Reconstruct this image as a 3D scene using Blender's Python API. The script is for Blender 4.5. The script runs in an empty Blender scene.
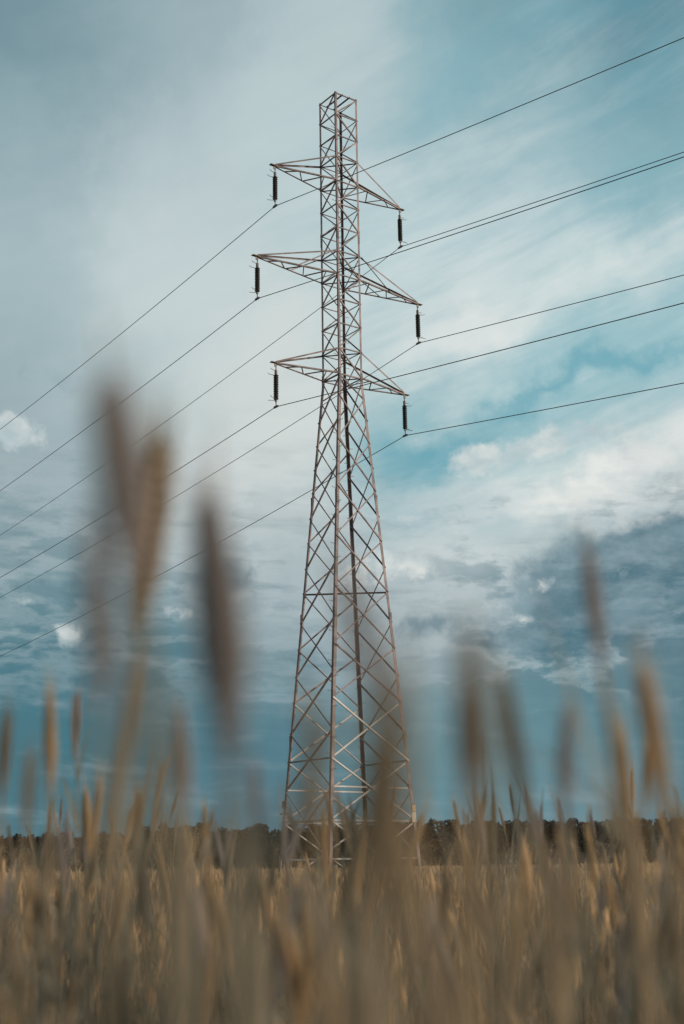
import bpy, math, random
import numpy as np
from mathutils import Vector, Matrix
random.seed(7); rng = np.random.default_rng(11)
scene = bpy.context.scene
col = scene.collection
R = math.radians

# ------------------------------------------------------------------ camera
FPX = 1321.13; PITCH = 0.2620; ROLL = 0.0151; EYE = 0.95
cam = bpy.data.cameras.new('camera'); co = bpy.data.objects.new('camera', cam); col.objects.link(co)
cam.sensor_fit = 'VERTICAL'; cam.sensor_height = 36.0; cam.lens = FPX/1024*36
cam.clip_start = 0.02; cam.clip_end = 3000
fw = Vector((0, math.cos(PITCH), math.sin(PITCH))); up0 = Vector((0, -math.sin(PITCH), math.cos(PITCH))); rt0 = Vector((1, 0, 0))
rt = math.cos(ROLL)*rt0 - math.sin(ROLL)*up0; up = math.sin(ROLL)*rt0 + math.cos(ROLL)*up0
co.matrix_world = Matrix(((rt.x, up.x, -fw.x, 0), (rt.y, up.y, -fw.y, 0), (rt.z, up.z, -fw.z, EYE), (0, 0, 0, 1)))
cam.dof.use_dof = True; cam.dof.focus_distance = 47.0; cam.dof.aperture_fstop = 2.95
scene.camera = co
def ray(px, py):
    c, s = math.cos(ROLL), math.sin(ROLL); a = px-342; b = 512-py
    u = c*a + s*b; v = -s*a + c*b
    return (rt0*u + up0*v + fw*FPX)
def at(px, py, d):                       # point d metres ahead of the camera seen at that pixel
    r = ray(px, py); return Vector((0, 0, EYE)) + r*(d/r.y)
def azel(px, py):
    r = ray(px, py).normalized(); return math.degrees(math.atan2(r.x, r.y)), math.degrees(math.asin(r.z))

# ------------------------------------------------------------------ helpers
class MB:
    def __init__(s): s.v = []; s.f = []
    def add(s, vs, fs):
        n = len(s.v); s.v += [tuple(x) for x in vs]; s.f += [tuple(i+n for i in f) for f in fs]
    def angle(s, p0, p1, d1, d2, w=.07, t=.008, off=0.0):
        """steel L angle from p0 to p1, its flanges along d1 and d2"""
        p0 = Vector(p0); p1 = Vector(p1); ax = (p1-p0).normalized()
        d1 = Vector(d1); d1 = (d1-ax*d1.dot(ax)).normalized()
        d2 = Vector(d2); d2 = d2-ax*d2.dot(ax); d2 = (d2-d1*d2.dot(d1)).normalized()
        pr = [(0, 0), (w, 0), (w, t), (t, t), (t, w), (0, w)]
        o = d2*off
        vs = [p+o+d1*a+d2*b for p in (p0, p1) for a, b in pr]
        fs = [(i, (i+1) % 6, 6+(i+1) % 6, 6+i) for i in range(6)]+[(3, 2, 1, 0), (5, 4, 3, 0), (6, 7, 8, 9), (6, 9, 10, 11)]
        s.add(vs, fs)
    def box(s, c, ex, ey, ez, hx, hy, hz):
        c = Vector(c); ex = Vector(ex).normalized()*hx; ey = Vector(ey).normalized()*hy; ez = Vector(ez).normalized()*hz
        vs = [c+a*ex+b*ey+d*ez for a in (-1, 1) for b in (-1, 1) for d in (-1, 1)]
        s.add(vs, [(0, 1, 3, 2), (4, 6, 7, 5), (0, 4, 5, 1), (2, 3, 7, 6), (0, 2, 6, 4), (1, 5, 7, 3)])
    def tube(s, pts, r, n=8, cap=True):
        pts = [Vector(p) for p in pts]; rs = r if isinstance(r, (list, tuple)) else [r]*len(pts)
        ref = None; rings = []
        for i, p in enumerate(pts):
            t = (pts[min(i+1, len(pts)-1)]-pts[max(i-1, 0)]).normalized()
            if ref is None: ref = t.orthogonal().normalized()
            ref = (ref-t*ref.dot(t)).normalized(); b = t.cross(ref)
            rings.append([p+(ref*math.cos(2*math.pi*k/n)+b*math.sin(2*math.pi*k/n))*rs[i] for k in range(n)])
        vs = [v for g in rings for v in g]
        fs = [(i*n+k, i*n+(k+1) % n, (i+1)*n+(k+1) % n, (i+1)*n+k) for i in range(len(pts)-1) for k in range(n)]
        if cap: fs += [tuple(range(n-1, -1, -1)), tuple((len(pts)-1)*n+k for k in range(n))]
        s.add(vs, fs)
    def build(s, name, mat, parent=None, smooth=False):
        me = bpy.data.meshes.new(name); me.from_pydata(s.v, [], s.f)
        if smooth: me.polygons.foreach_set('use_smooth', [True]*len(me.polygons))
        me.materials.append(mat); me.update()
        o = bpy.data.objects.new(name, me); col.objects.link(o)
        if parent: o.parent = parent
        return o
def np_mesh(name, V, F4, F3, mat, attrs=None):
    me = bpy.data.meshes.new(name)
    n4, n3 = len(F4), len(F3)
    me.vertices.add(len(V)); me.vertices.foreach_set('co', V.astype(np.float32).ravel())
    me.loops.add(n4*4+n3*3)
    me.loops.foreach_set('vertex_index', np.concatenate([F4.ravel(), F3.ravel()]).astype(np.int32))
    me.polygons.add(n4+n3)
    st = np.concatenate([np.arange(n4)*4, n4*4+np.arange(n3)*3]).astype(np.int32)
    me.polygons.foreach_set('loop_start', st)
    me.update(calc_edges=True); me.validate()
    for k, a in (attrs or {}).items():
        at_ = me.attributes.new(k, 'FLOAT', 'POINT'); at_.data.foreach_set('value', a.astype(np.float32))
    me.materials.append(mat)
    return me
def link(name, me, parent=None, loc=None):
    o = bpy.data.objects.new(name, me); col.objects.link(o)
    if parent: o.parent = parent
    if loc is not None: o.location = loc
    return o
def tag(o, label=None, cat=None, group=None, kind=None):
    if label: o['label'] = label
    if cat: o['category'] = cat
    if group: o['group'] = group
    if kind: o['kind'] = kind
    return o

# ------------------------------------------------------------------ materials
def mat(name):
    m = bpy.data.materials.new(name); m.use_nodes = True; nt = m.node_tree
    return m, nt, nt.nodes['Principled BSDF']
def ramp(nt, fac, stops):
    r = nt.nodes.new('ShaderNodeValToRGB'); e = r.color_ramp.elements
    while len(e) < len(stops): e.new(.5)
    for k, (p, c) in enumerate(stops): e[k].position = p; e[k].color = (*c, 1)
    nt.links.new(fac, r.inputs[0]); return r.outputs[0]
def noise_mat(name, stops, scale=3, rough=.6, metal=0, detail=4, coord='Object', spec=.5):
    m, nt, b = mat(name)
    tc = nt.nodes.new('ShaderNodeTexCoord'); n = nt.nodes.new('ShaderNodeTexNoise')
    n.inputs['Scale'].default_value = scale; n.inputs['Detail'].default_value = detail
    nt.links.new(tc.outputs[coord], n.inputs['Vector'])
    nt.links.new(ramp(nt, n.outputs['Fac'], stops), b.inputs['Base Color'])
    b.inputs['Roughness'].default_value = rough; b.inputs['Metallic'].default_value = metal
    b.inputs['Specular IOR Level'].default_value = spec
    return m
M = {}
M['steel'] = noise_mat('weathered_steel', [(.36, (.095, .078, .080)), (.50, (.158, .126, .130)), (.64, (.235, .182, .182))], 2.6, .62, .15)
M['steel_pale'] = noise_mat('pale_steel', [(.3, (.29, .28, .278)), (.7, (.40, .385, .375))], 5, .5, .2)  # paler steel tone for the lower braces and struts
M['bolt'] = noise_mat('bolt_steel', [(.3, (.10, .09, .09)), (.7, (.18, .16, .15))], 8, .6, .3)
M['insul'] = noise_mat('glazed_insulator', [(.3, (.012, .014, .013)), (.7, (.022, .024, .022))], 6, .3)
M['wire'] = noise_mat('aged_conductor', [(.3, (.035, .034, .035)), (.7, (.06, .058, .058))], 2, .6, .2)
M['sign'] = noise_mat('sign_cream', [(.3, (.50, .43, .33)), (.7, (.60, .52, .40))], 9, .6)
M['signo'] = noise_mat('sign_orange', [(.3, (.46, .31, .17)), (.7, (.54, .37, .20))], 9, .6)
M['concrete'] = noise_mat('concrete', [(.3, (.28, .27, .25)), (.7, (.4, .39, .36))], 7, .9)
M['bark'] = noise_mat('bark', [(.3, (.05, .04, .03)), (.7, (.11, .085, .06))], 5, .9)
def grain_mat(name, stops, src, trans=.42):
    m, nt, b = mat(name); out = nt.nodes['Material Output']
    if src == 'tone':
        a = nt.nodes.new('ShaderNodeAttribute'); a.attribute_name = 'tone'; f = a.outputs['Fac']
    elif src == 'obj':
        a = nt.nodes.new('ShaderNodeObjectInfo'); f = a.outputs['Random']
    c = ramp(nt, f, stops)
    n = nt.nodes.new('ShaderNodeTexNoise'); n.inputs['Scale'].default_value = 60
    tc = nt.nodes.new('ShaderNodeTexCoord'); nt.links.new(tc.outputs['Object'], n.inputs['Vector'])
    v = nt.nodes.new('ShaderNodeMapRange'); v.inputs[3].default_value = .75; v.inputs[4].default_value = 1.25
    nt.links.new(n.outputs['Fac'], v.inputs[0])
    mx = nt.nodes.new('ShaderNodeVectorMath'); mx.operation = 'SCALE'
    nt.links.new(c, mx.inputs[0]); nt.links.new(v.outputs[0], mx.inputs[3])
    nt.links.new(mx.outputs[0], b.inputs['Base Color']); b.inputs['Roughness'].default_value = .75
    b.inputs['Specular IOR Level'].default_value = .25
    t = nt.nodes.new('ShaderNodeBsdfTranslucent'); nt.links.new(mx.outputs[0], t.inputs['Color'])
    ms = nt.nodes.new('ShaderNodeMixShader'); ms.inputs[0].default_value = trans
    nt.links.new(b.outputs[0], ms.inputs[1]); nt.links.new(t.outputs[0], ms.inputs[2])
    nt.links.new(ms.outputs[0], out.inputs['Surface'])
    return m
GREY = (.15, .125, .09); OLIVE = (.17, .13, .07); GOLD = (.36, .245, .105); STRAW = (.30, .23, .13); SAGE = (.12, .125, .085)
M['ear_gold'] = grain_mat('ear_gold', [(0, (.44, .315, .18)), (1, (.62, .44, .25))], 'obj')
M['ear_olive'] = grain_mat('ear_olive', [(0, (.24, .205, .15)), (1, (.37, .295, .20))], 'obj')
M['ear_grey'] = grain_mat('ear_grey', [(0, (.32, .285, .27)), (1, (.43, .375, .35))], 'obj')
M['ear_brown'] = grain_mat('ear_brown', [(0, (.34, .26, .165)), (1, (.44, .33, .20))], 'obj')
M['stem'] = grain_mat('stem_straw', [(0, (.25, .225, .165)), (1, (.40, .30, .19))], 'obj')
M['leaf'] = grain_mat('leaf_dry', [(0, (.15, .17, .14)), (1, (.33, .28, .20))], 'obj', .4)
M['field'] = grain_mat('field_grain', [(0, (.085, .105, .095)), (.32, (.17, .165, .135)), (.55, (.46, .34, .205)), (1, (.78, .55, .31))], 'tone')
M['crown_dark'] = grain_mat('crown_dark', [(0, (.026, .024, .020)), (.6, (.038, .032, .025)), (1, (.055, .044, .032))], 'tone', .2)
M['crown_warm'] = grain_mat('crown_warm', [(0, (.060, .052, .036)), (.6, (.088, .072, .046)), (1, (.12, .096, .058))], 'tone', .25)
m, nt, b = mat('field_soil'); tc = nt.nodes.new('ShaderNodeTexCoord')
n = nt.nodes.new('ShaderNodeTexNoise'); n.inputs['Scale'].default_value = .35; n.inputs['Detail'].default_value = 8
nt.links.new(tc.outputs['Object'], n.inputs['Vector'])
nt.links.new(ramp(nt, n.outputs['Fac'], [(.3, (.10, .08, .05)), (.5, (.17, .13, .07)), (.7, (.24, .18, .09))]), b.inputs['Base Color'])
b.inputs['Roughness'].default_value = .95; M['soil'] = m

# ------------------------------------------------------------------ ground
V = []; F = []
g = MB(); NX = 60
xs = np.linspace(-1500, 1500, 61); ys = np.linspace(-300, 2200, 61)
for y in ys:
    for x in xs: g.v.append((x, y, 0.0))
for j in range(60):
    for i in range(60): g.f.append((j*61+i, j*61+i+1, (j+1)*61+i+1, (j+1)*61+i))
tag(g.build('ground', M['soil']), kind='structure')

# ------------------------------------------------------------------ tower
CX, CY = 0.08355, 46.08548
nL = Vector((-0.80654282, -0.59117568, 0)); W = Vector((0.59117568, -0.80654282, 0)); Z = Vector((0, 0, 1))
A1, A2, B1, B2, ZW, HT = .523, .5412, 1.975, 1.535, 18.37, 30.0
def corner(k, z):
    t = min(z, ZW)/ZW; h = B1+(A1-B1)*t; q = B2+(A2-B2)*t
    a, b_ = {'L': (1, -1), 'N': (1, 1), 'R': (-1, 1), 'F': (-1, -1)}[k]
    return Vector((CX, CY, z))+nL*h*a+W*q*b_ - Vector((CX, CY, 0))      # tower-local
faces = [('L', 'N', nL), ('N', 'R', W), ('R', 'F', -nL), ('F', 'L', -W)]
tower = bpy.data.objects.new('lattice_tower', None); col.objects.link(tower); tower.location = (CX, CY, 0)
tag(tower, 'tall steel lattice electricity tower with three pairs of arms standing in the field', 'pylon')
TOP = [30, 29.1, 28.18, 27.27, 26.23, 25.26, 24.28, 23.30, 22.33, 21.35, 20.38, 19.40, 18.37]
lvA = [18.37, 16.75, 14.93, 13.10, 11.24, 9.27, 7.37, 5.40, 3.48, 1.18]
lvB = [17.55, 15.82, 14.03, 12.16, 10.32, 8.30, 6.43, 4.41, 2.40, 0.25]
for k in 'LNRF':
    a, b_ = {'L': (1, -1), 'N': (1, 1), 'R': (-1, 1), 'F': (-1, -1)}[k]
    lg = MB()
    lg.angle(corner(k, -.3), corner(k, 9.3), nL*-a, W*-b_, .118, .014)
    lg.angle(corner(k, 9.3), corner(k, ZW), nL*-a, W*-b_, .105, .013)
    lg.angle(corner(k, ZW), corner(k, 30.05), nL*-a, W*-b_, .078, .010)
    leg = lg.build('leg', M['steel'], tower)
    for zz in (5.05, 9.3, 13.6, 18.3, 24.1):                       # bolted splice plates
        sp = MB(); c = corner(k, zz); wz = .05 if zz < 18 else .036
        sp.box(c+nL*-a*wz+W*b_*.006, nL, W, Z, wz, .005, .28)
        sp.box(c+W*-b_*wz+nL*a*.006, W, nL, Z, wz, .005, .28)
        for dz in (-.21, -.12, -.03, .06, .15, .23):
            for q in (.4, 1.2):
                sp.box(c+nL*-a*wz*q+W*b_*.014+Z*dz, nL, W, Z, .014, .006, .014)
                sp.box(c+W*-b_*wz*q+nL*a*.014+Z*dz, W, nL, Z, .014, .006, .014)
        sp.build('splice_plate', M['bolt'] if zz < 6 else M['steel'], leg)
    ft = MB(); c = corner(k, 0)
    ft.tube([c-Z*.3+Z*-.2, c+Z*.22, c+Z*.28], [.34, .30, .24], 20); ft.build('footing', M['concrete'], tower)
    if k in 'NF':
        zz = 3.0; sgn = 1; proto = None                           # climbing pegs, turn and turn about on the two flanges
        while zz < 29.6:
            d = (W*b_ if sgn > 0 else nL*a); t = (nL*-a if sgn > 0 else W*-b_)
            st = MB(); c = t*.06
            st.tube([c, c+d*.165, c+d*.168+Z*.028], .0095, 6)
            pg = st.build('step_bolt', M['bolt'], leg); pg.location = corner(k, zz)
            zz += .52; sgn = -sgn
def steel_at(z): return M['steel_pale'] if z < 5.3 else M['steel']
def brace(name, p0, p1, nrm, w, off, mt, parent=tower):
    mb = MB(); ax = (p1-p0).normalized(); d1 = ax.cross(nrm)
    if d1.z < 0: d1 = -d1
    mb.angle(p0-d1*w*.5, p1-d1*w*.5, d1, -nrm, w, .008, off)
    return mb.build(name, mt, parent)
for fi, (a, b_, n_) in enumerate(faces):
    lv = lvA if fi in (0, 2) else lvB
    for i in range(len(lv)-1):
        z0, z1 = lv[i], lv[i+1]; w = .054 if z0 < 9 else .047
        low = M['steel_pale'] if (z0 < 6.6 and fi in (1, 2, 3)) or z0 < 3.5 else M['steel']
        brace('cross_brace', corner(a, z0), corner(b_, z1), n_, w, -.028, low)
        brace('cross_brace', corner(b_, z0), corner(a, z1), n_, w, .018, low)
    if fi in (1, 3):
        brace('cross_brace', corner(a, 18.37), corner(b_, 17.55), n_, .045, .018, M['steel'])
    for i in range(12):                                            # upper shaft: zigzag and horizontals
        z0, z1 = TOP[i], TOP[i+1]
        brace('horizontal_strut', corner(a, z0), corner(b_, z0), n_, .040, .012, M['steel'])
        p0, p1 = (corner(b_, z0), corner(a, z1)) if i % 2 == 0 else (corner(a, z0), corner(b_, z1))
        brace('diagonal_brace', p0, p1, n_, .042 if fi != 1 else .048, -.016, M['steel'])
    brace('horizontal_strut', corner(a, 18.37), corner(b_, 18.37), n_, .05, .012, M['steel'])
    if fi in (0, 2):
        brace('horizontal_strut', corner(a, 4.42), corner(b_, 4.42), n_, .05, .03, M['steel'])
        brace('horizontal_strut', corner(a, 2.42), corner(b_, 2.42), n_, .05, .03, M['steel_pale'])
        brace('horizontal_strut', corner(a, 1.19), corner(b_, 1.19), n_, .045, .03, M['steel_pale'])
    else:
        brace('horizontal_strut', corner(a, 3.49), corner(b_, 3.49), n_, .05, .03, M['steel_pale'])
        brace('horizontal_strut', corner(a, 2.40), corner(b_, 2.40), n_, .05, .03, M['steel_pale'])
        brace('horizontal_strut', corner(a, 1.19), corner(b_, 1.19), n_, .045, .03, M['steel_pale'])
# plan braces across the inside of the body
brace('plan_brace', corner('L', 10.33), corner('R', 10.33), Z, .055, 0, M['steel'])
brace('plan_brace', corner('N', 10.24), corner('F', 10.24), Z, .045, 0, M['steel'])
for z in (27.27, 26.23, 23.30, 22.33, 19.40, 18.40):
    brace('plan_brace', corner('L', z), corner('R', z), Z, .036, .01, M['steel'])
    brace('plan_brace', corner('N', z), corner('F', z), Z, .036, .08, M['steel'])
for s in (-.17, .17):                                              # pair of bars across the top frame
    m1 = corner('L', 30.0)*.5+corner('F', 30.0)*.5+nL*s; m2 = corner('N', 30.0)*.5+corner('R', 30.0)*.5+nL*s
    brace('top_bar', m1, m2, Z, .045, -.03, M['steel'])
# cross arms
ARM = [(2.9646, 26.2328, 27.27), (3.7364, 22.3263, 23.30), (2.9391, 18.3719, 19.40)]
def cross_arm(sgn, e, zl, zu, nweb):
    arm = bpy.data.objects.new('cross_arm', None); col.objects.link(arm); arm.parent = tower
    d = nL*sgn; ka, kb = ('L', 'N') if sgn > 0 else ('F', 'R')
    tip = Vector((0, 0, zl))+d*e
    la, lb, ua, ub = corner(ka, zl), corner(kb, zl), corner(ka, zu), corner(kb, zu)
    wa = -W*.045; wb = W*.045
    for (p, q, s_) in ((la, wa, -1), (lb, wb, 1)):
        mb = MB(); mb.angle(p, tip+q, W*-s_, Z, .056, .008); mb.build('lower_chord', M['steel'], arm)
    for (p, q, s_) in ((ua, wa, -1), (ub, wb, 1)):
        mb = MB(); mb.angle(p, tip+q+Z*.11, W*-s_, -Z, .056, .008); mb.build('upper_chord', M['steel'], arm)
    # zigzag web in the plane of the lower chords
    pa = [la.lerp(tip+wa, t) for t in np.linspace(0, 1, nweb+1)]; pb = [lb.lerp(tip+wb, t) for t in np.linspace(0, 1, nweb+1)]
    for i in range(nweb-1):
        p, q = (pa[i], pb[i+1]) if i % 2 == 0 else (pb[i], pa[i+1])
        mb = MB(); mb.angle(p+Z*.012, q+Z*.012, (q-p).cross(Z), Z, .036, .006); mb.build('web_brace', M['steel'], arm)
    if nweb > 5:                                                   # the long arms carry posts between upper and lower chords
        for (l_, u_, q) in ((la, ua, wa), (lb, ub, wb)):
            p = l_.lerp(tip+q, .5); r_ = u_.lerp(tip+q+Z*.11, .02)
            mb = MB(); mb.angle(p, r_, W, d, .04, .006); mb.build('arm_strut', M['steel'], arm)
    mb = MB(); mb.box(tip+Z*.04+d*.06, d, W, Z, .16, .07, .012); mb.box(tip-Z*.04+d*.02, d, W, Z, .05, .012, .07)
    mb.build('tip_plate', M['bolt'], arm)
    return tip
tips = []
for i, (e, zl, zu) in enumerate(ARM):
    for sgn in (1, -1):
        tips.append((i, sgn, cross_arm(sgn, e, zl, zu, 7 if i == 1 else 5)))
# danger plate and bracket
mb = MB(); c = corner('R', 2.62)+W*.05+nL*.10; mb.box(c-Z*.10, nL, W, Z, .085, .006, .17)
sg = mb.build('warning_plate', M['sign'], tower)
mb = MB(); mb.box(c+Z*.20-nL*.01, nL, W, Z, .075, .006, .11); mb.build('upper_plate', M['signo'], sg)
mb = MB(); c = corner('L', 3.0)-W*.02+nL*.05; mb.box(c+W*.12, nL, W, Z, .008, .14, .13); mb.box(c+W*.1+Z*-.3, nL, W, Z, .02, .25, .02)
mb.build('bracket', M['bolt'], tower)

# ------------------------------------------------------------------ insulators
IL = 1.6229
def lathe(mb, prof, n=16):
    vs = []; fs = []
    for (r, z) in prof:
        for k in range(n): vs.append((r*math.cos(2*math.pi*k/n), r*math.sin(2*math.pi*k/n), z))
    for i in range(len(prof)-1):
        for k in range(n): fs.append((i*n+k, (i+1)*n+k, (i+1)*n+(k+1) % n, i*n+(k+1) % n))
    mb.add(vs, fs)
pos = ['top', 'middle', 'lowest']
def insulator_proto():
    r = bpy.data.objects.new('insulator_string', None); col.objects.link(r)
    mb = MB(); prof = [(.0, -.38), (.03, -.38)]; z = -.40
    for k in range(22): prof += [(.05, z), (.098 if k % 2 == 0 else .084, z-.026), (.05, z-.032)]; z -= .043
    prof += [(.03, z-.01), (0, z-.01)]; lathe(mb, prof); mb.build('shed_stack', M['insul'], r, True)
    mb = MB(); mb.tube([(0, 0, -.02), (0, 0, -.24)], .020, 8); mb.tube([(0, 0, -.22), (0, 0, -.39)], .052, 10); mb.build('cap', M['bolt'], r)
    mb = MB(); mb.tube([(0, 0, -1.34), (0, 0, -1.42)], .040, 10); mb.tube([(0, 0, -1.40), (0, 0, -1.58)], .018, 8)
    mb.build('lower_fitting', M['bolt'], r)
    mb = MB(); mb.tube([(0, -.16, -1.615), (0, -.08, -1.60), (0, .08, -1.60), (0, .16, -1.615)], [.022, .045, .045, .022], 8); mb.build('line_clamp', M['bolt'], r)
    for (z0, z1) in ((-.27, -.23), (-.42, -.36), (-1.33, -1.26), (-1.36, -1.40)):   # arcing horns stick out away from the tower
        mb = MB(); s_ = .05 if z0 in (-.27, -1.33) else -.05
        mb.tube([(0, s_*.3, z0), (.12, s_, z0+(z1-z0)*.3), (.24, s_*1.6, z0+(z1-z0)*.5), (.29, s_*1.8, z1+.01)], .010, 6); mb.build('arcing_horn', M['bolt'], r)
    return r
ip = insulator_proto(); first = True
for (i, sgn, tip) in tips:
    if first: o = ip; first = False
    else:
        o = ip.copy(); col.objects.link(o)
        for ch in ip.children:
            c = ch.copy(); col.objects.link(c); c.parent = o
    o.location = tip+Vector((CX, CY, -.02)); d = nL*sgn; o.rotation_euler = (0, 0, math.atan2(d.y, d.x))
    tag(o, 'dark insulator string with horns hanging from the %s tip of the %s cross arm' % ('left' if sgn > 0 else 'right', pos[i]), 'insulator', 'insulators hanging from the arm tips')

# ------------------------------------------------------------------ conductors
mR = {(0, 1): -.0988, (1, 1): -.10511, (2, 1): -.09363, (0, -1): -.10356, (1, -1): -.10583, (2, -1): -.10745}
mL = {(0, 1): -.06371, (1, 1): -.07366, (2, 1): -.07622, (0, -1): -.10247, (1, -1): -.09572, (2, -1): -.10433}
def rot(v, th): return Vector((v.x*math.cos(th)-v.y*math.sin(th), v.x*math.sin(th)+v.y*math.cos(th), 0))
for (i, sgn, tip) in tips:
    a = tip+Vector((CX, CY, -IL)); pts = []
    dl = rot(-W, -.00685); dr = rot(W, .14156)
    for s in np.concatenate([np.linspace(150, 40, 36), np.linspace(38, 1, 38)]): pts.append(a+dl*s+Z*(mL[(i, sgn)]*s+.0007*s*s))
    pts.append(a)
    for s in np.concatenate([np.linspace(1, 40, 40), np.linspace(42, 180, 50)]): pts.append(a+dr*s+Z*(mR[(i, sgn)]*s+.0004*s*s))
    mb = MB(); o0 = pts[0].copy(); mb.tube(pts, .0145, 6)
    tag(mb.build('power_line', M['wire'], None, True), 'thin dark power line clamped under the %s insulator of the %s cross arm' % ('left' if sgn > 0 else 'right', pos[i]), 'power line', 'power lines carried by the pylon')

# ------------------------------------------------------------------ grain stalks near the camera
def ear_mesh(seed, mt):
    """ear of length 1 along +Z, bristly; widths relative to length"""
    r_ = random.Random(seed); mb = MB(); bend = r_.uniform(-.06, .06); n = 13
    def ax(t): return Vector((bend*math.sin(t*math.pi*.5)*t, 0, t))
    mb.tube([ax(t) for t in np.linspace(0, .9, 6)], [.02, .022, .02, .018, .014, .006], 5)
    for k in range(n):
        t = k/n*.80; wd = .062*(1-.45*abs(2*t/.80-.8)**1.6)*min(1, .38+2.6*t)
        for s in (-1, 1):
            for q in (-.5, .5):
                c = ax(t+.02*(s > 0)); out = Vector((s*1.0, q*1.3, 0)).normalized()
                tipp = c+Vector((0, 0, .115))+out*wd*r_.uniform(.75, 1.05); mid = c+Vector((0, 0, .05))+out*wd*.85
                mb.tube([c, mid, tipp], [.008, .026, .004], 5, False)
                if q*s > 0 or k > n-4:
                    e = tipp+Vector((out.x*.05, out.y*.05, r_.uniform(.22, .42)))
                    pr = out.cross(Z).normalized()*.006
                    mb.add([tipp-pr, tipp+pr, e], [(0, 1, 2)])
    me = bpy.data.meshes.new('ear'); me.from_pydata(mb.v, [], mb.f); me.materials.append(mt); return me
EARS = {k: [ear_mesh(10*j+q, M[k]) for q in range(3)] for j, k in enumerate(('ear_gold', 'ear_olive', 'ear_grey', 'ear_brown'))}
def stem_points(base, top, direc, n=7):
    """bezier from the ground to the foot of the ear, leaving it along direc"""
    L = (top-base).length; c1 = base+Z*L*.55; c2 = top-direc*L*.28; out = []
    for t in (0, .25, .5, .7, .84, .95, 1):
        out.append(base*(1-t)**3+c1*3*t*(1-t)**2+c2*3*t*t*(1-t)+top*t**3)
    return out
def leaf_mb(p, ang, L, w, droop):
    mb = MB(); d = Vector((math.cos(ang), math.sin(ang), 0)); s = Vector((-d.y, d.x, 0)); vs = []; n = 6
    for k in range(n+1):
        t = k/n; q = p+d*L*t*(.55-.3*(droop < .35))+Z*L*(t*.95-droop*t*t); ww = w*(1-t)**.7*(.35+.65*min(1, t*5)) if k < n else 0.0003
        vs += [q-s*ww+Z*ww*.4, q, q+s*ww+Z*ww*.4]
    fs = []
    for k in range(n):
        a = k*3; fs += [(a, a+1, a+4, a+3), (a+1, a+2, a+5, a+4)]
    mb.add(vs, fs); return mb
def stalk(earbase, eartip, kind, stemr=.0019, leaves=2, base=None, seed=0, wk=1.0):
    r_ = random.Random(seed)
    direc = (eartip-earbase).normalized(); L = (eartip-earbase).length
    if base is None:
        base = Vector((earbase.x-direc.x*.25, earbase.y-direc.y*.25+.02, 0))
    root = bpy.data.objects.new('rye_stalk', None); col.objects.link(root); root.location = base
    mb = MB(); pts = [p-base for p in stem_points(base, earbase, direc)]
    mb.tube(pts, [stemr*1.2, stemr*1.2, stemr*1.2, stemr*1.2, stemr, stemr*.75, min(stemr*.8, .0022)], 6); mb.build('stem', M['stem'], root, True)
    for q in range(leaves):
        k = [4, 5, 3][q]; leaf_mb(pts[k], r_.uniform(0, 6.28), r_.uniform(.15, .28), r_.uniform(.003, .0055), r_.choice((.05, .2, .5, .85))).build('leaf', M['leaf'], root)
    e = link('ear', EARS[kind][seed % 3], root); e.location = earbase-base
    e.rotation_mode = 'QUATERNION'; e.rotation_quaternion = direc.to_track_quat('Z', 'Y') @ Matrix.Rotation(r_.uniform(0, 6.28), 3, 'Z').to_quaternion()
    e.scale = (L*wk, L*wk, L)
    return root
G1 = 'tall blurred ears rising in front of the sky'
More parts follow.
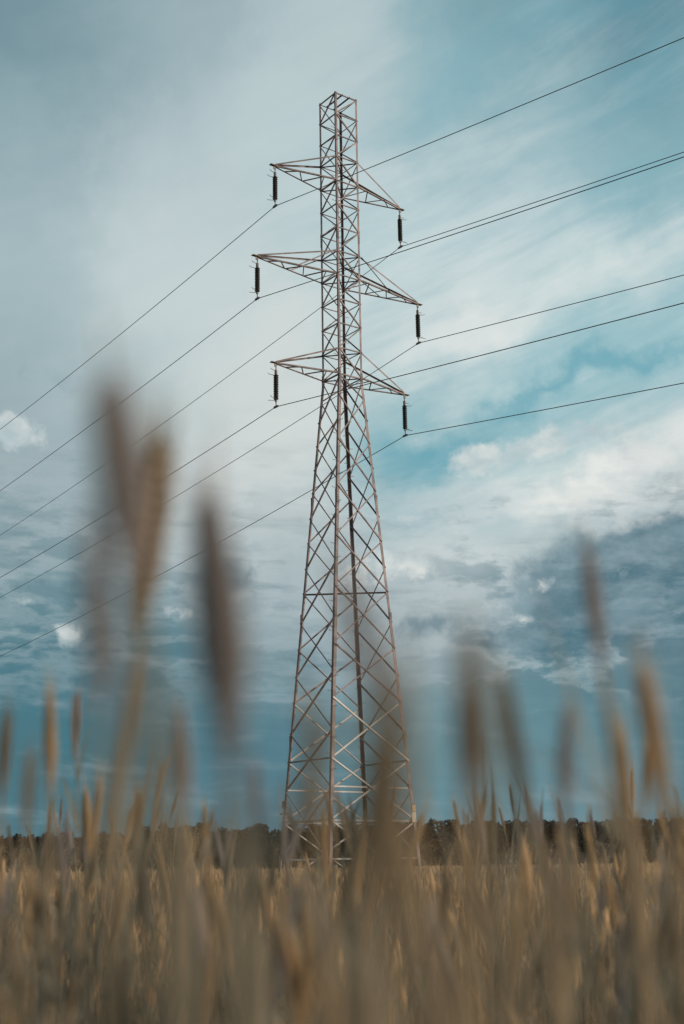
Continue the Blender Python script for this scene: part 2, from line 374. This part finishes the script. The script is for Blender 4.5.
HAND = [  # tip px, foot px, distance, kind, label
 (110, 345, 138, 590, .55, 'ear_grey', 'tallest blurred rye ear, pale at its tip, far left of the pylon'),
 (160, 415, 136, 640, .76, 'ear_brown', 'thick brown blurred rye ear just right of the tallest one'),
 (98, 505, 105, 720, .60, 'ear_grey', 'faint grey blurred ear just left of the thick brown ear'),
 (213, 455, 231, 765, .66, 'ear_grey', 'long dark grey blurred ear alone between the pylon and the tallest ear'),
 (51, 683, 50, 792, 1.5, 'ear_gold', 'short yellow blurred ear near the left edge above the trees'),
 (74, 684, 76, 760, 2.1, 'ear_grey', 'small slim dark ear just right of the yellow ear'),
 (8, 700, 2, 800, 1.4, 'ear_olive', 'brown blurred ear cut by the left edge above the trees'),
 (184, 690, 185, 815, .85, 'ear_grey', 'soft grey ear under the long dark grey one'),
 (99, 772, 88, 856, 1.6, 'ear_gold', 'golden ear leaning right over the far left trees'),
 (83, 783, 86, 850, 2.0, 'ear_gold', 'slim pale ear touching the leaning golden ear at far left'),
 (138, 783, 134, 862, 1.7, 'ear_gold', 'upright orange ear below the brown ear stem'),
 (166, 752, 150, 832, 1.9, 'ear_gold', 'slender golden ear bending right beside the upright orange ear'),
 (204, 800, 205, 852, 2.6, 'ear_gold', 'small pink gold ear in front of the round trees'),
 (345, 545, 380, 715, .55, 'ear_grey', 'faint grey ear leaning left across the middle of the pylon'),
 (402, 640, 384, 915, .47, 'ear_brown', 'widest olive ear covering the right leg of the pylon'),
 (376, 716, 362, 905, .58, 'ear_olive', 'broad olive ear just left of the widest one before the pylon'),
 (309, 690, 318, 870, .72, 'ear_brown', 'brown blurred ear crossing the near left leg of the pylon'),
 (464, 610, 488, 815, .64, 'ear_olive', 'arching brown ear, left one of the pair right of the pylon'),
 (501, 662, 529, 832, .76, 'ear_olive', 'arching brown ear, right one of the pair right of the pylon'),
 (461, 690, 464, 800, .72, 'ear_grey', 'faint thin ear along the left side of the arching pair'),
 (566, 690, 564, 818, .86, 'ear_grey', 'soft upright grey brown ear right of the arching pair'),
 (582, 528, 602, 665, .86, 'ear_grey', 'pinkish grey ear highest on the right against the dark cloud'),
 (642, 645, 666, 822, .88, 'ear_gold', 'large golden ear with lit side near the right edge'),
 (621, 722, 632, 822, 1.2, 'ear_gold', 'golden ear just left of the large golden one'),
 (646, 738, 645, 818, 1.35, 'ear_gold', 'straw ear tucked between the two golden ears on the right'),
 (257, 752, 258, 830, .95, 'ear_grey', 'faint pinkish ear left of the foot of the pylon'),
 (31, 738, 26, 840, 1.0, 'ear_olive', 'brownish ear below the yellow ear at the left edge'),
 (486, 796, 489, 858, 1.5, 'ear_gold', 'straw ear standing below the arching pair'),
 (588, 828, 596, 900, 2.2, 'ear_gold', 'slim bent pale ear rising before the right hand pines'),
 (470, 832, 471, 900, 1.6, 'ear_gold', 'broad golden ear below the faint thin ear right of the pylon'),
 (677, 800, 676, 880, 1.1, 'ear_olive', 'olive ear cut by the right edge under the large golden ear'),
]
for i, (x1, y1, x0, y0, d, kind, lab) in enumerate(HAND):
    if d < .7: d *= .74
    elif d < .715 + .006: d *= .80
    elif d > 1.9: d *= 1.2
    tag(stalk(at(x0, y0, d), at(x1, y1, d), kind, (.0078 if kind == 'ear_brown' else .0055) if d < .7 else .0048 if d < 1 else .0028, 2 if d > 1 else 1, None, i*7+1, (1.15 if d < .6 else .95 if d < 1 else 1.0)*{0: 1.35, 1: 1.4, 3: 1.05, 17: 1.0, 18: .95}.get(i, 1)), lab, 'rye', G1)
# the fringe of lower stalks in front of the lens: prototypes, then copies
protos = []
for i, kind in enumerate(('ear_gold', 'ear_olive', 'ear_grey', 'ear_gold', 'ear_olive')):
    r_ = random.Random(100+i); lean = Vector((r_.uniform(-.25, .25), r_.uniform(-.25, .25), 1)).normalized()
    eb = Vector((lean.x*.12, lean.y*.12, .90)); protos.append(stalk(eb, eb+lean*.115, kind, .0021, 3, Vector((0, 0, 0)), 31+i, .72))
FR = ['golden blurred stalk in the low fringe along the bottom', 'olive blurred stalk in the low fringe along the bottom', 'grey brown blurred stalk in the low fringe along the bottom']
pl = []
while len(pl) < 262:
    d = math.exp(random.uniform(math.log(1.15), math.log(7.0))); x = random.uniform(-.29, .29)*d
    if all((x-a)**2+(d-c)**2 > .03**2 for a, c in pl): pl.append((x, d))
used = [False]*5
for (x, d) in pl:
    k = random.choices(range(5), [2.6, 2.8, 2.6, 2.6, 2.8])[0]
    py = random.triangular(795, 1020, 885) if d < 1.9 else random.triangular(768, 920, 832)
    px_ = 342+x/d*FPX
    if 262 < px_ < 308 or 406 < px_ < 446: py = max(py, 868+random.uniform(0, 60))
    h = EYE+(866-py)/FPX*d; sc = max(.72, min(1.30, h/1.0))
    if not used[k]: o = protos[k]; used[k] = True
    else:
        o = protos[k].copy(); col.objects.link(o)
        for ch in protos[k].children:
            c = ch.copy(); col.objects.link(c); c.parent = o
    o.location = (x, d, h-1.0*sc if h-1.0*sc < 0 else 0); o.rotation_euler = (random.gauss(0, .04), random.gauss(0, .05), random.uniform(0, 6.28)); o.scale = (1, 1, sc)
    tag(o, FR[[0, 1, 2, 0, 1][k]], 'rye', ['golden', 'olive', 'grey brown', 'golden', 'olive'][k]+' stalks of the low fringe')

# ------------------------------------------------------------------ the field beyond (stuff)
def field():
    zones = [(.9, 2.2, 70, 1, .30), (2.2, 8, 62, 1, 0), (8, 20, 34, 1.3, 0), (20, 55, 13, 2.0, 0), (55, 140, 3.2, 3.2, 0)]
    Vs, F4, F3, T = [], [], [], []; nv = 0
    # template: stem 3-sided 2 rings, ear 4-sided 4 rings, 3 awns, 2 leaves
    for (r0, r1, dens, fat, side) in zones:
        area = (.62 if r1 < 25 else .40)*(r1*r1-r0*r0); n = int(area*dens)
        d = np.sqrt(rng.uniform(r0*r0, r1*r1, n)); ha = .62 if r1 < 25 else .40; x = d*rng.uniform(-ha, ha, n)
        if side:
            k = np.abs(x/d) > .27; d, x = d[k], x[k]; n = len(d)
        if r1 > 30:
            k = ~((np.abs(x-CX) < 1.2) & (np.abs(d-CY) < 1.2)); d, x = d[k], x[k]; n = len(d)
        patch = np.sin(x*.55+d*.21)+np.sin(x*1.7-d*.6+1.3)*.6+np.sin(d*.13+.4)*.6
        h = (.845 if r0 < 8 else .815 if r0 < 20 else .79)+.028*patch+rng.normal(0, .062 if r0 < 20 else .05, n)
        h = np.clip(h, .6, 1.02 if r0 < 8 else .985 if r0 < 20 else .95)
        a_ = x/d; low = np.exp(-((a_+.043)/.016)**2)+np.exp(-((a_-.062)/.015)**2)
        if r0 < 20: h = h-low*.05                      # crop lowered along the camera's two sight lines to the pylon legs
        tone = np.clip(.58+.15*patch+rng.normal(0, .32, n), 0, 1)
        lx = rng.normal(.03, .13, n); ly = rng.normal(0, .10, n); el = rng.uniform(.07, .12, n)
        top = np.stack([x+lx*h*.6, d+ly*h*.6, h-el], 1); nod = np.stack([lx*.9, ly*.9, np.ones(n)], 1)
        nod /= np.linalg.norm(nod, axis=1)[:, None]
        base = np.stack([x, d, np.zeros(n)], 1); mid = base*.5+top*.5; mid[:, 0] -= lx*h*.12
        ph = rng.uniform(0, 6.28, n)
        def ring(c, r, k, m):
            a = ph+2*np.pi*k/m; return c+np.stack([np.cos(a)*r, np.sin(a)*r, np.zeros(n)], 1)
        vv = []; q4 = []; q3 = []; tn = []
        def addv(p, t): vv.append(p); tn.append(t); return len(vv)-1
        rs = .0016*fat
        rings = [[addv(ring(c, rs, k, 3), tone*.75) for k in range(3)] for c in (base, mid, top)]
        for a, b in zip(rings, rings[1:]):
            for k in range(3): q4.append((a[k], a[(k+1) % 3], b[(k+1) % 3], b[k]))
        er = [(.0, .0025), (.25, .0062), (.6, .0058), (.95, .0012)]
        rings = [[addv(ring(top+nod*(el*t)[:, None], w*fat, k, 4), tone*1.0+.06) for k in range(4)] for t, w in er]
        for a, b in zip(rings, rings[1:]):
            for k in range(4): q4.append((a[k], a[(k+1) % 4], b[(k+1) % 4], b[k]))
        for k in range(4):                                      # awns
            s = top+nod*(el*(.3+.2*k))[:, None]; a = ph+1.7*k
            o = np.stack([np.cos(a), np.sin(a), np.zeros(n)], 1)
            i0 = addv(s+o*.004*fat, tone); i1 = addv(s+o*.004*fat+np.array([0, 0, .006*fat]), tone)
            i2 = addv(s+nod*(el*.55)[:, None]+o*.022*np.sqrt(fat), tone*1.05); q3.append((i0, i1, i2))
        for k in range(3):                                      # leaves
            a = rng.uniform(0, 6.28, n); o = np.stack([np.cos(a), np.sin(a), np.zeros(n)], 1); s = np.stack([-np.sin(a), np.cos(a), np.zeros(n)], 1)
            f = rng.uniform(.45, .85, n)[:, None]; p = base*(1-f)+top*f; L = rng.uniform(.10, .22, n)[:, None]; w = rng.uniform(.003, .006, n)[:, None]*fat; dr = rng.uniform(-.5, .6, n)[:, None]
            P1 = p+o*L*.4+Z_*L*.55; P2 = p+o*L*.85+Z_*L*(.6-dr*.5)
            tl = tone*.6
            ids = [addv(p-s*w*.6, tl), addv(p+s*w*.6, tl), addv(P1+s*w, tl), addv(P1-s*w, tl), addv(P2, tl)]
            q4.append((ids[0], ids[1], ids[2], ids[3])); q3.append((ids[3], ids[2], ids[4]))
        K = len(vv); arr = np.stack(vv, 1).reshape(-1, 3); off = nv+np.arange(n)[:, None, None]*K
        F4.append((np.array(q4)[None]+off).reshape(-1, 4)); F3.append((np.array(q3)[None]+off).reshape(-1, 3))
        T.append(np.clip(np.stack(tn, 1).reshape(-1), 0, 1)); Vs.append(arr); nv += len(arr)
    me = np_mesh('rye_field', np.concatenate(Vs), np.concatenate(F4), np.concatenate(F3), M['field'], {'tone': np.concatenate(T)})
    return link('rye_field', me)
Z_ = np.array([0, 0, 1.0])
tag(field(), 'ripe rye field stretching from the lens past the pylon to the wood', 'rye field', None, 'stuff')

# ------------------------------------------------------------------ the wood
def leaf_cloud(centres, radii, n, size, seed):
    r_ = np.random.default_rng(seed); w = radii[:, 0]*radii[:, 2]; idx = r_.choice(len(centres), n, p=w/w.sum())
    u = r_.normal(size=(n, 3)); u /= np.linalg.norm(u, axis=1)[:, None]
    rad = r_.uniform(.35, 1.0, n)[:, None]**.6
    p = centres[idx]+u*rad*radii[idx]
    a = r_.normal(size=(n, 3)); a /= np.linalg.norm(a, axis=1)[:, None]
    b = np.cross(a, r_.normal(size=(n, 3))); b /= np.linalg.norm(b, axis=1)[:, None]
    s = size*r_.uniform(.5, 1.4, n)[:, None]
    V = np.stack([p-a*s, p-b*s*.55, p+a*s, p+b*s*.6], 1).reshape(-1, 3)
    F = np.arange(4*n).reshape(-1, 4)
    t = np.repeat(np.clip(r_.normal(.45, .25, n)+np.repeat(r_.normal(0, .15, len(centres)), 1)[idx], 0, 1), 4)
    return V, F, t
def crown_lobes(kind, seed, H):
    r_ = np.random.default_rng(seed); c = []; rr = []
    if kind == 'pine':
        n = 9
        for k in range(n):
            t = k/(n-1); z = H*(.38+.58*t); w = H*.20*(1-.62*t)+.35; a = r_.uniform(0, 6.28); o = w*r_.uniform(.1, .7)
            c.append((math.cos(a)*o, math.sin(a)*o, z)); rr.append((w, w, H*.07+.15))
        c.append((0, 0, H*.96)); rr.append((.28, .28, H*.06))
    else:
        for k in range(13):
            a = r_.uniform(0, 6.28); t = r_.uniform(0, 1); z = H*(.28+.58*t); o = H*.26*math.sqrt(1-(2*t-.9)**2*.7)*r_.uniform(.2, 1)
            w = H*r_.uniform(.09, .17); c.append((math.cos(a)*o, math.sin(a)*o, z)); rr.append((w, w, w*.8))
    return np.array(c), np.array(rr)
def tree_meshes(kind, seed, H, mt, n, size):
    c, rr = crown_lobes(kind, seed, H); V_, F_, t = leaf_cloud(c, rr, n, size, seed)
    crown = np_mesh('crown', V_, F_, np.zeros((0, 3), int), mt, {'tone': t})
    mb = MB(); r0 = H*.018
    mb.tube([(0, 0, -.2), (r0, 0, H*.3), (0, r0, H*.6), (0, 0, H*.9)], [r0*1.3, r0, r0*.7, r0*.2], 7)
    for k in range(5): mb.tube([(0, 0, H*(.3+.08*k)), tuple(c[k % len(c)])], [r0*.5, r0*.12], 5)
    tr = bpy.data.meshes.new('trunk'); tr.from_pydata(mb.v, [], mb.f); tr.materials.append(M['bark'])
    return crown, tr
def put_tree(name, cr, tr, x, y, s, rz, sz=1):
    r = bpy.data.objects.new(name, None); col.objects.link(r); r.location = (x, y, 0); r.scale = (s, s, s*sz); r.rotation_euler = (0, 0, rz)
    link('crown', cr, r); link('trunk', tr, r); return r
pines = [tree_meshes('pine', 200+k, 10, M['crown_dark'], 1500, .27) for k in range(5)]
rounds = [tree_meshes('round', 300+k, 10, M['crown_dark'], 2400, .27) for k in range(4)]
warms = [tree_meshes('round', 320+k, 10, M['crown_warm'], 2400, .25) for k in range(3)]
YT = 285.0
def tx(px, y=YT): return (px-342-(866-512)*ROLL)/FPX*y/ math.cos(PITCH)*1.0
def hpx(pix, y=YT): return pix/FPX*y*math.cos(PITCH)
rt_ = random.Random(5)
# round trees that stand out left of the pylon
for (px, hp, k, dy, lab) in [(188, 42, 0, -30, 'round dark tree at the left end of the taller clump beyond the field'),
        (209, 47, 1, -26, 'round dark tree second from the left in the taller clump'),
        (232, 46, 2, -34, 'bushy dark tree in the middle of the taller clump left of the pylon'),
        (252, 51, 3, -28, 'tall round tree in the clump just left of the pylon foot'),
        (271, 52, 0, -32, 'tall dark tree seen through the left leg of the pylon'),
        (291, 48, 1, -25, 'dark round tree behind the left half of the pylon foot'),
        (160, 34, 2, -20, 'lower round tree left of the taller clump'),
        (318, 46, 3, -30, 'dark round tree behind the near leg of the pylon'),
        (352, 44, 0, -24, 'dark round tree behind the middle of the pylon foot')]:
    cr, tr = rounds[k]; y = YT+dy; s = hpx(hp, y)/10
    tag(put_tree('round_tree', cr, tr, tx(px, y), y, s, rt_.uniform(0, 6), 1), lab, 'tree', 'round trees beyond the field')
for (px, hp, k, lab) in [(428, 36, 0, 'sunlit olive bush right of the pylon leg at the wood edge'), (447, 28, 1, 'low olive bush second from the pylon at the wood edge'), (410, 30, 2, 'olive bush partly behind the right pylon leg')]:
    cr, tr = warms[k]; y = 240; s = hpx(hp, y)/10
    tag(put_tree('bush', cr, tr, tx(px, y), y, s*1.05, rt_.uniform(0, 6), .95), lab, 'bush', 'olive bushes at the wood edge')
# front row of pines, singly
px = -60
while px < 760:
    px += rt_.uniform(4.5, 9)
    hp = (38 if px < 150 else 45)+rt_.uniform(-3, 3)
    if 160 < px < 340 and rt_.random() < .5: continue
    cr, tr = pines[rt_.randrange(5)]; y = YT+rt_.uniform(-8, 10)
    tag(put_tree('pine_tree', cr, tr, tx(px, y), y, hpx(hp, y)/10, rt_.uniform(0, 6), 1), 'dark pine in the even row along the far edge of the field', 'pine', 'pines along the far edge of the field')
# the mass behind them and the undergrowth at its foot
Vs, Fs, Ts = [], [], []; nv = 0
def add_cloud(c, rr, n, size, seed):
    global nv
    V_, F_, t = leaf_cloud(c, rr, n, size, seed); Vs.append(V_); Fs.append(F_+nv); Ts.append(t); nv += len(V_)
for row, (y, hh) in enumerate(((291, 8.2), (299, 9.0), (311, 9.6))):
    k = 330; c = np.stack([rng.uniform(-135, 135, k), y+rng.normal(0, 3, k), rng.uniform(1.0, hh-1.0, k)], 1)
    rr = np.stack([rng.uniform(1.4, 2.6, k), rng.uniform(1.2, 2.2, k), rng.uniform(.9, 1.6, k)], 1); add_cloud(c, rr, 34000, .50, 40+row)
k = 260; c = np.stack([rng.uniform(-135, 135, k), 277+rng.normal(0, 2, k), rng.uniform(.6, 5.0, k)], 1)
rr = np.stack([rng.uniform(1.2, 2.6, k), rng.uniform(1, 2, k), rng.uniform(.7, 1.4, k)], 1); add_cloud(c, rr, 30000, .40, 50)
wood = link('far_wood', np_mesh('far_wood', np.concatenate(Vs), np.concatenate(Fs), np.zeros((0, 3), int), M['crown_dark'], {'tone': np.concatenate(Ts)}))
tag(wood, 'dark far wood closing the field below the sky', 'wood', None, 'stuff')
Vs, Fs, Ts = [], [], []; nv = 0
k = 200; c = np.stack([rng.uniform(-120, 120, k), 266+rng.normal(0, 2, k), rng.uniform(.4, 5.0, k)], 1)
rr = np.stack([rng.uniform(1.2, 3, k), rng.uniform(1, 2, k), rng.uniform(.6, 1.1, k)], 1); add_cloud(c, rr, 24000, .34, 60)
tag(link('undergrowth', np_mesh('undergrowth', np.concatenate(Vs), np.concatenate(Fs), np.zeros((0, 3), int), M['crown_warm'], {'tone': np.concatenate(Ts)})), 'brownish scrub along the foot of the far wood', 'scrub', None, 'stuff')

# ------------------------------------------------------------------ sun and sky
SUN_AZ, SUN_EL = 103.0, 17.0                # clockwise from straight ahead (+Y)
sd = Vector((math.sin(R(SUN_AZ))*math.cos(R(SUN_EL)), math.cos(R(SUN_AZ))*math.cos(R(SUN_EL)), math.sin(R(SUN_EL))))
sun = bpy.data.lights.new('sun', 'SUN'); so = bpy.data.objects.new('sun', sun); col.objects.link(so)
so.rotation_euler = sd.to_track_quat('Z', 'Y').to_euler(); sun.energy = 3.2; sun.angle = R(.5); sun.color = (1, .83, .67)

world = bpy.data.worlds.new('World'); scene.world = world; world.use_nodes = True
nt = world.node_tree; nt.nodes.clear(); LK = nt.links.new
class E:                                     # a tiny expression builder for shader nodes
    def __init__(s, o): s.o = o
    def _b(op):
        def f(s, q): return mth(op, s, q)
        return f
    __add__ = _b('ADD'); __sub__ = _b('SUBTRACT'); __mul__ = _b('MULTIPLY'); __truediv__ = _b('DIVIDE')
    def __rsub__(s, q): return mth('SUBTRACT', q, s)
    __radd__ = _b('ADD'); __rmul__ = _b('MULTIPLY')
def put(sock, v):
    if isinstance(v, E): LK(v.o, sock)
    else: sock.default_value = v
def mth(op, a, b_=None, c=None, clamp=False):
    n = nt.nodes.new('ShaderNodeMath'); n.operation = op; n.use_clamp = clamp
    for i, v in enumerate((a, b_, c)):
        if v is not None: put(n.inputs[i], v)
    return E(n.outputs[0])
def vec(x, y, z=0.0):
    n = nt.nodes.new('ShaderNodeCombineXYZ')
    for i, v in enumerate((x, y, z)): put(n.inputs[i], v)
    return E(n.outputs[0])
def vm(op, a, b_=None, sc=None, out=0):
    n = nt.nodes.new('ShaderNodeVectorMath'); n.operation = op; put(n.inputs[0], a)
    if b_ is not None: put(n.inputs[1], b_)
    if sc is not None: put(n.inputs[3], sc)
    return E(n.outputs[out])
def noise(v, scale, detail=5, rough=.55, dist=0, color=False):
    n = nt.nodes.new('ShaderNodeTexNoise'); put(n.inputs['Vector'], v); n.inputs['Scale'].default_value = scale
    n.inputs['Detail'].default_value = detail; n.inputs['Roughness'].default_value = rough; n.inputs['Distortion'].default_value = dist
    return E(n.outputs['Color' if color else 'Fac'])
def smooth(x, a, b_):
    n = nt.nodes.new('ShaderNodeMapRange'); n.interpolation_type = 'SMOOTHSTEP'; put(n.inputs[0], x)
    n.inputs[1].default_value = a; n.inputs[2].default_value = b_; return E(n.outputs[0])
def mix(f, a, b_):
    n = nt.nodes.new('ShaderNodeMix'); n.data_type = 'RGBA'; put(n.inputs[0], f)
    for i, v in ((6, a), (7, b_)):
        if isinstance(v, E): LK(v.o, n.inputs[i])
        else: n.inputs[i].default_value = (*v, 1)
    return E(n.outputs[2])
def lin(c): return tuple((x/255/12.92 if x <= 10 else ((x/255+.055)/1.055)**2.4) for x in c)
tc = nt.nodes.new('ShaderNodeTexCoord'); sp = nt.nodes.new('ShaderNodeSeparateXYZ'); LK(tc.outputs['Generated'], sp.inputs[0])
X, Y, Zc = E(sp.outputs[0]), E(sp.outputs[1]), E(sp.outputs[2])
AZ = mth('ARCTAN2', X, Y)*57.29578; EL = mth('ARCSINE', Zc)*57.29578
P = vec(AZ, EL)
# wind-torn coordinates: a slow warp and a finer one
w1 = vm('SCALE', vm('SUBTRACT', noise(P, .16, 3, .5, 0, True), (.5, .5, .5)), None, 5.0)
w2 = vm('SCALE', vm('SUBTRACT', noise(P, .75, 5, .6, 0, True), (.5, .5, .5)), None, 2.2)
PW = vm('MULTIPLY', vm('ADD', vm('ADD', P, w1), w2), (1, 1, 0))
SKY = '''20,20:112,143,154 110,15:134,160,169 170,20:154,176,183 340,20:178,196,200 500,20:119,156,167 665,20:94,137,152
20,150:150,174,181 170,150:183,199,203 300,150:188,205,208 450,110:158,188,195 560,130:147,181,190 665,110:130,168,177
20,280:170,190,195 170,280:198,211,213 420,260:190,210,213 520,230:200,215,217 665,220:162,194,201
20,370:150,171,177 120,380:175,193,197 250,400:208,216,214 450,340:208,218,218 590,320:188,211,214 610,372:140,186,195 665,335:178,206,211
20,480:157,173,178 100,500:165,184,189 260,480:206,213,212 420,460:136,180,189 520,430:165,200,205 520,500:194,210,212 665,460:216,221,219
20,560:132,156,163 80,600:112,143,153 260,570:180,193,196 430,560:185,197,200 490,540:190,202,203 600,590:100,128,138 665,560:96,123,134
20,650:86,127,139 110,660:78,121,133 260,650:138,160,167 420,640:160,174,180 560,650:105,140,150 665,650:92,124,135
20,740:62,114,128 110,740:56,111,124 240,740:58,113,128 430,740:100,142,150 560,740:92,136,146 670,740:92,126,136
60,815:84,124,136 240,815:100,130,142 440,805:106,138,148 590,800:112,140,150'''
acc = None; wsum = None; k_ = 1/(3.25**2)
for line in SKY.split():
    p, c = line.split(':'); a, e = azel(*map(float, p.split(','))); c = lin(tuple(map(float, c.split(','))))
    dd = vm('DISTANCE', PW, (a, e, 0), None, 1); w = mth('POWER', math.exp(-k_), dd*dd)
    t = vm('SCALE', c, None, w); acc = t if acc is None else vm('ADD', acc, t); wsum = w if wsum is None else wsum+w
# everywhere else the clear evening sky, veiled by thin cloud
sk = nt.nodes.new('ShaderNodeTexSky'); sk.sky_type = 'NISHITA'; sk.sun_disc = False
sk.sun_elevation = R(SUN_EL); sk.sun_rotation = R(SUN_AZ); sk.air_density = 1.0; sk.dust_density = 1.5
veil = smooth(noise(P, .07, 5, .6), .35, .7)
nish = vm('SCALE', vm('MULTIPLY', E(sk.outputs[0]), (1.0, 1.0, .92)), None, .10)
rest = mix(veil*.5+.4, nish, (.46, .53, .55))
eps = .004
acc = vm('ADD', acc, vm('SCALE', rest, None, eps)); base = vm('SCALE', acc, None, 1/(wsum+eps)) if False else vm('SCALE', acc, None, mth('DIVIDE', 1.0, wsum+eps))
def blob(px, py, rx, ry, ang=0, src=None):
    a, e = azel(px, py); s = 23.06; q = vm('SUBTRACT', src or P, (a, e, 0))
    c_, s_ = math.cos(R(ang)), math.sin(R(ang))
    u = vm('DOT_PRODUCT', q, (c_*s/rx, s_*s/rx, 0), None, 1); v = vm('DOT_PRODUCT', q, (-s_*s/ry, c_*s/ry, 0), None, 1)
    return mth('POWER', math.exp(-1), u*u+v*v)
def rotc(ang, sx, sy):
    c_, s_ = math.cos(R(ang)), math.sin(R(ang))
    return vec(vm('DOT_PRODUCT', P, (c_*sx, s_*sx, 0), None, 1), vm('DOT_PRODUCT', P, (-s_*sy, c_*sy, 0), None, 1))
# cirrus streaks climbing to the right
st = noise(vm('ADD', rotc(16, .085, .42), vm('SCALE', w1, None, .05)), 1.0, 7, .60, .3)
st2 = noise(vm('ADD', rotc(22, .16, 1.5), vm('SCALE', w1, None, .08)), 1.0, 8, .62, .2)
stm = st*.76+st2*.24
m_up = (smooth(EL, 10.0, 17.0)-smooth(EL, 24.0, 34.0)*.6)*mth('ADD', mth('MULTIPLY', smooth(AZ, -6.0, 5.0), .85), .15)
out = mix(smooth(stm, .45, .70)*m_up*.48, base, lin((222, 228, 226)))
out = mix(smooth(mth('SUBTRACT', 1.0, stm), .45, .72)*m_up*.46, out, lin((112, 168, 182)))
teal = blob(612, 358, 105, 15, 14, PW)*1.25+blob(520, 395, 60, 9, 14, PW)*.5+blob(430, 448, 62, 28, 12, PW)*1.3+blob(500, 415, 60, 12, 16, PW)*.6+blob(560, 12, 90, 20, 10, PW)*.5+blob(655, 70, 70, 30, 18, PW)*.5+blob(640, 175, 70, 14, 20, PW)*.4+blob(470, 92, 70, 22, 25, PW)*.45
out = mix(mth('MULTIPLY', teal, .62, None, True), out, lin((104, 166, 181)))
pale = blob(640, 465, 110, 32, 10, PW)*1.25+blob(560, 478, 70, 14, 14, PW)*.7+blob(600, 268, 120, 22, 19, PW)*.6+blob(470, 330, 90, 22, 15, PW)*.7+blob(440, 545, 60, 22, 0, PW)*.6
out = mix(mth('MULTIPLY', pale*(stm+.40), .75, None, True), out, lin((228, 231, 228)))
# flat bands low down and on the left
bd = noise(vm('ADD', rotc(-3, .16, 1.0), vm('SCALE', w1, None, .10)), 1.0, 7, .6, .2)
m_lo = mth('SUBTRACT', 1.0, smooth(EL, 11.0, 21.0))*(1.0-smooth(AZ, -4.0, 13.0)*.55)
out = mix(smooth(bd, .50, .75)*m_lo*.45, out, lin((166, 184, 190)))
out = mix(smooth(1.0-bd, .50, .75)*m_lo*.5, out, lin((70, 110, 124)))
# broken stratocumulus banks across the lower sky: dark bellies with torn bright rims
sc = noise(vm('ADD', vec(AZ*.17, EL*.46), vm('SCALE', w2, None, .10)), 1.0, 9, .60, .2)
m_sc = smooth(EL, 5.5, 9.0)*(1.0-smooth(EL, 13.0, 19.5))*mth('ADD', .35, mth('MULTIPLY', smooth(mth('ABSOLUTE', AZ-.5), 1.5, 7.0), .65))
out = mix(smooth(sc, .44, .50)*(1.0-smooth(sc, .50, .58))*m_sc*(.20+smooth(AZ, -3.0, 6.0)*.25), out, lin((196, 207, 210)))
out = mix(smooth(sc, .50, .60)*m_sc*(.24+smooth(AZ, -3.0, 6.0)*.22), out, lin((84, 120, 134)))
# billows: fine cauliflower noise that breaks the edges of the cumulus
fl = noise(vm('ADD', P, vm('SCALE', w2, None, .35)), .62, 8, .62, .15)
fl2 = noise(vm('ADD', vm('MULTIPLY', P, (.8, 1.3, 1)), (7.3, 2.1, 0)), .42, 7, .56, .1)
dark = blob(640, 600, 120, 62, 4)*1.0+blob(555, 600, 50, 36, 0)*.8+blob(660, 545, 80, 26, 8)*.9+blob(520, 640, 50, 16, 0)*.5+blob(225, 575, 40, 22, 10)*.75+blob(434, 622, 40, 14, 4)*.42+blob(405, 632, 22, 18, 0)*.5+blob(60, 585, 90, 14, 3)*.45+blob(40, 380, 60, 22, -6)*.35
out = mix(smooth(dark+(fl-.5)*1.7*mth('MULTIPLY', dark, 2.5, None, True), .16, .90)*.74, out, mix(smooth(fl2, .40, .68), lin((74, 112, 127)), lin((124, 151, 162))))
lit = blob(16, 432, 30, 17, -8)*1.5+blob(72, 637, 15, 15, 30)*.95+blob(60, 628, 14, 6, -20)*.6+blob(178, 612, 24, 10, 0)*.5+blob(405, 566, 36, 20, -8)*1.15+blob(412, 519, 16, 7, 0)*.9+blob(470, 462, 32, 18, 18)*.9+blob(555, 442, 66, 24, 12)*.95 \
    + blob(592, 523, 16, 12, 0)*.9+blob(512, 618, 30, 9, -8)*.75+blob(540, 586, 22, 9, 30)*.6+blob(615, 575, 26, 10, 10)*.55+blob(640, 512, 40, 9, 10)*.8+blob(355, 585, 34, 20, 0)*.6+blob(190, 585, 20, 12, 40)*.7+blob(15, 600, 40, 8, 0)*.4+blob(110, 520, 40, 8, 8)*.5
out = mix(smooth(lit+(fl-.5)*2.8*mth('MULTIPLY', lit, 2.5, None, True), .36, 1.05)*.9, out, mix(smooth(fl2, .35, .65), lin((178, 195, 200)), lin((222, 226, 222))))
bg = nt.nodes.new('ShaderNodeBackground'); LK(vm('SCALE', out, None, 10.0).o, bg.inputs[0]); bg.inputs[1].default_value = .1
wo = nt.nodes.new('ShaderNodeOutputWorld'); LK(bg.outputs[0], wo.inputs[0])

vs = scene.view_settings; vs.view_transform = 'Standard'; vs.look = 'None'; vs.exposure = 0; vs.gamma = 1; vs.use_curve_mapping = False
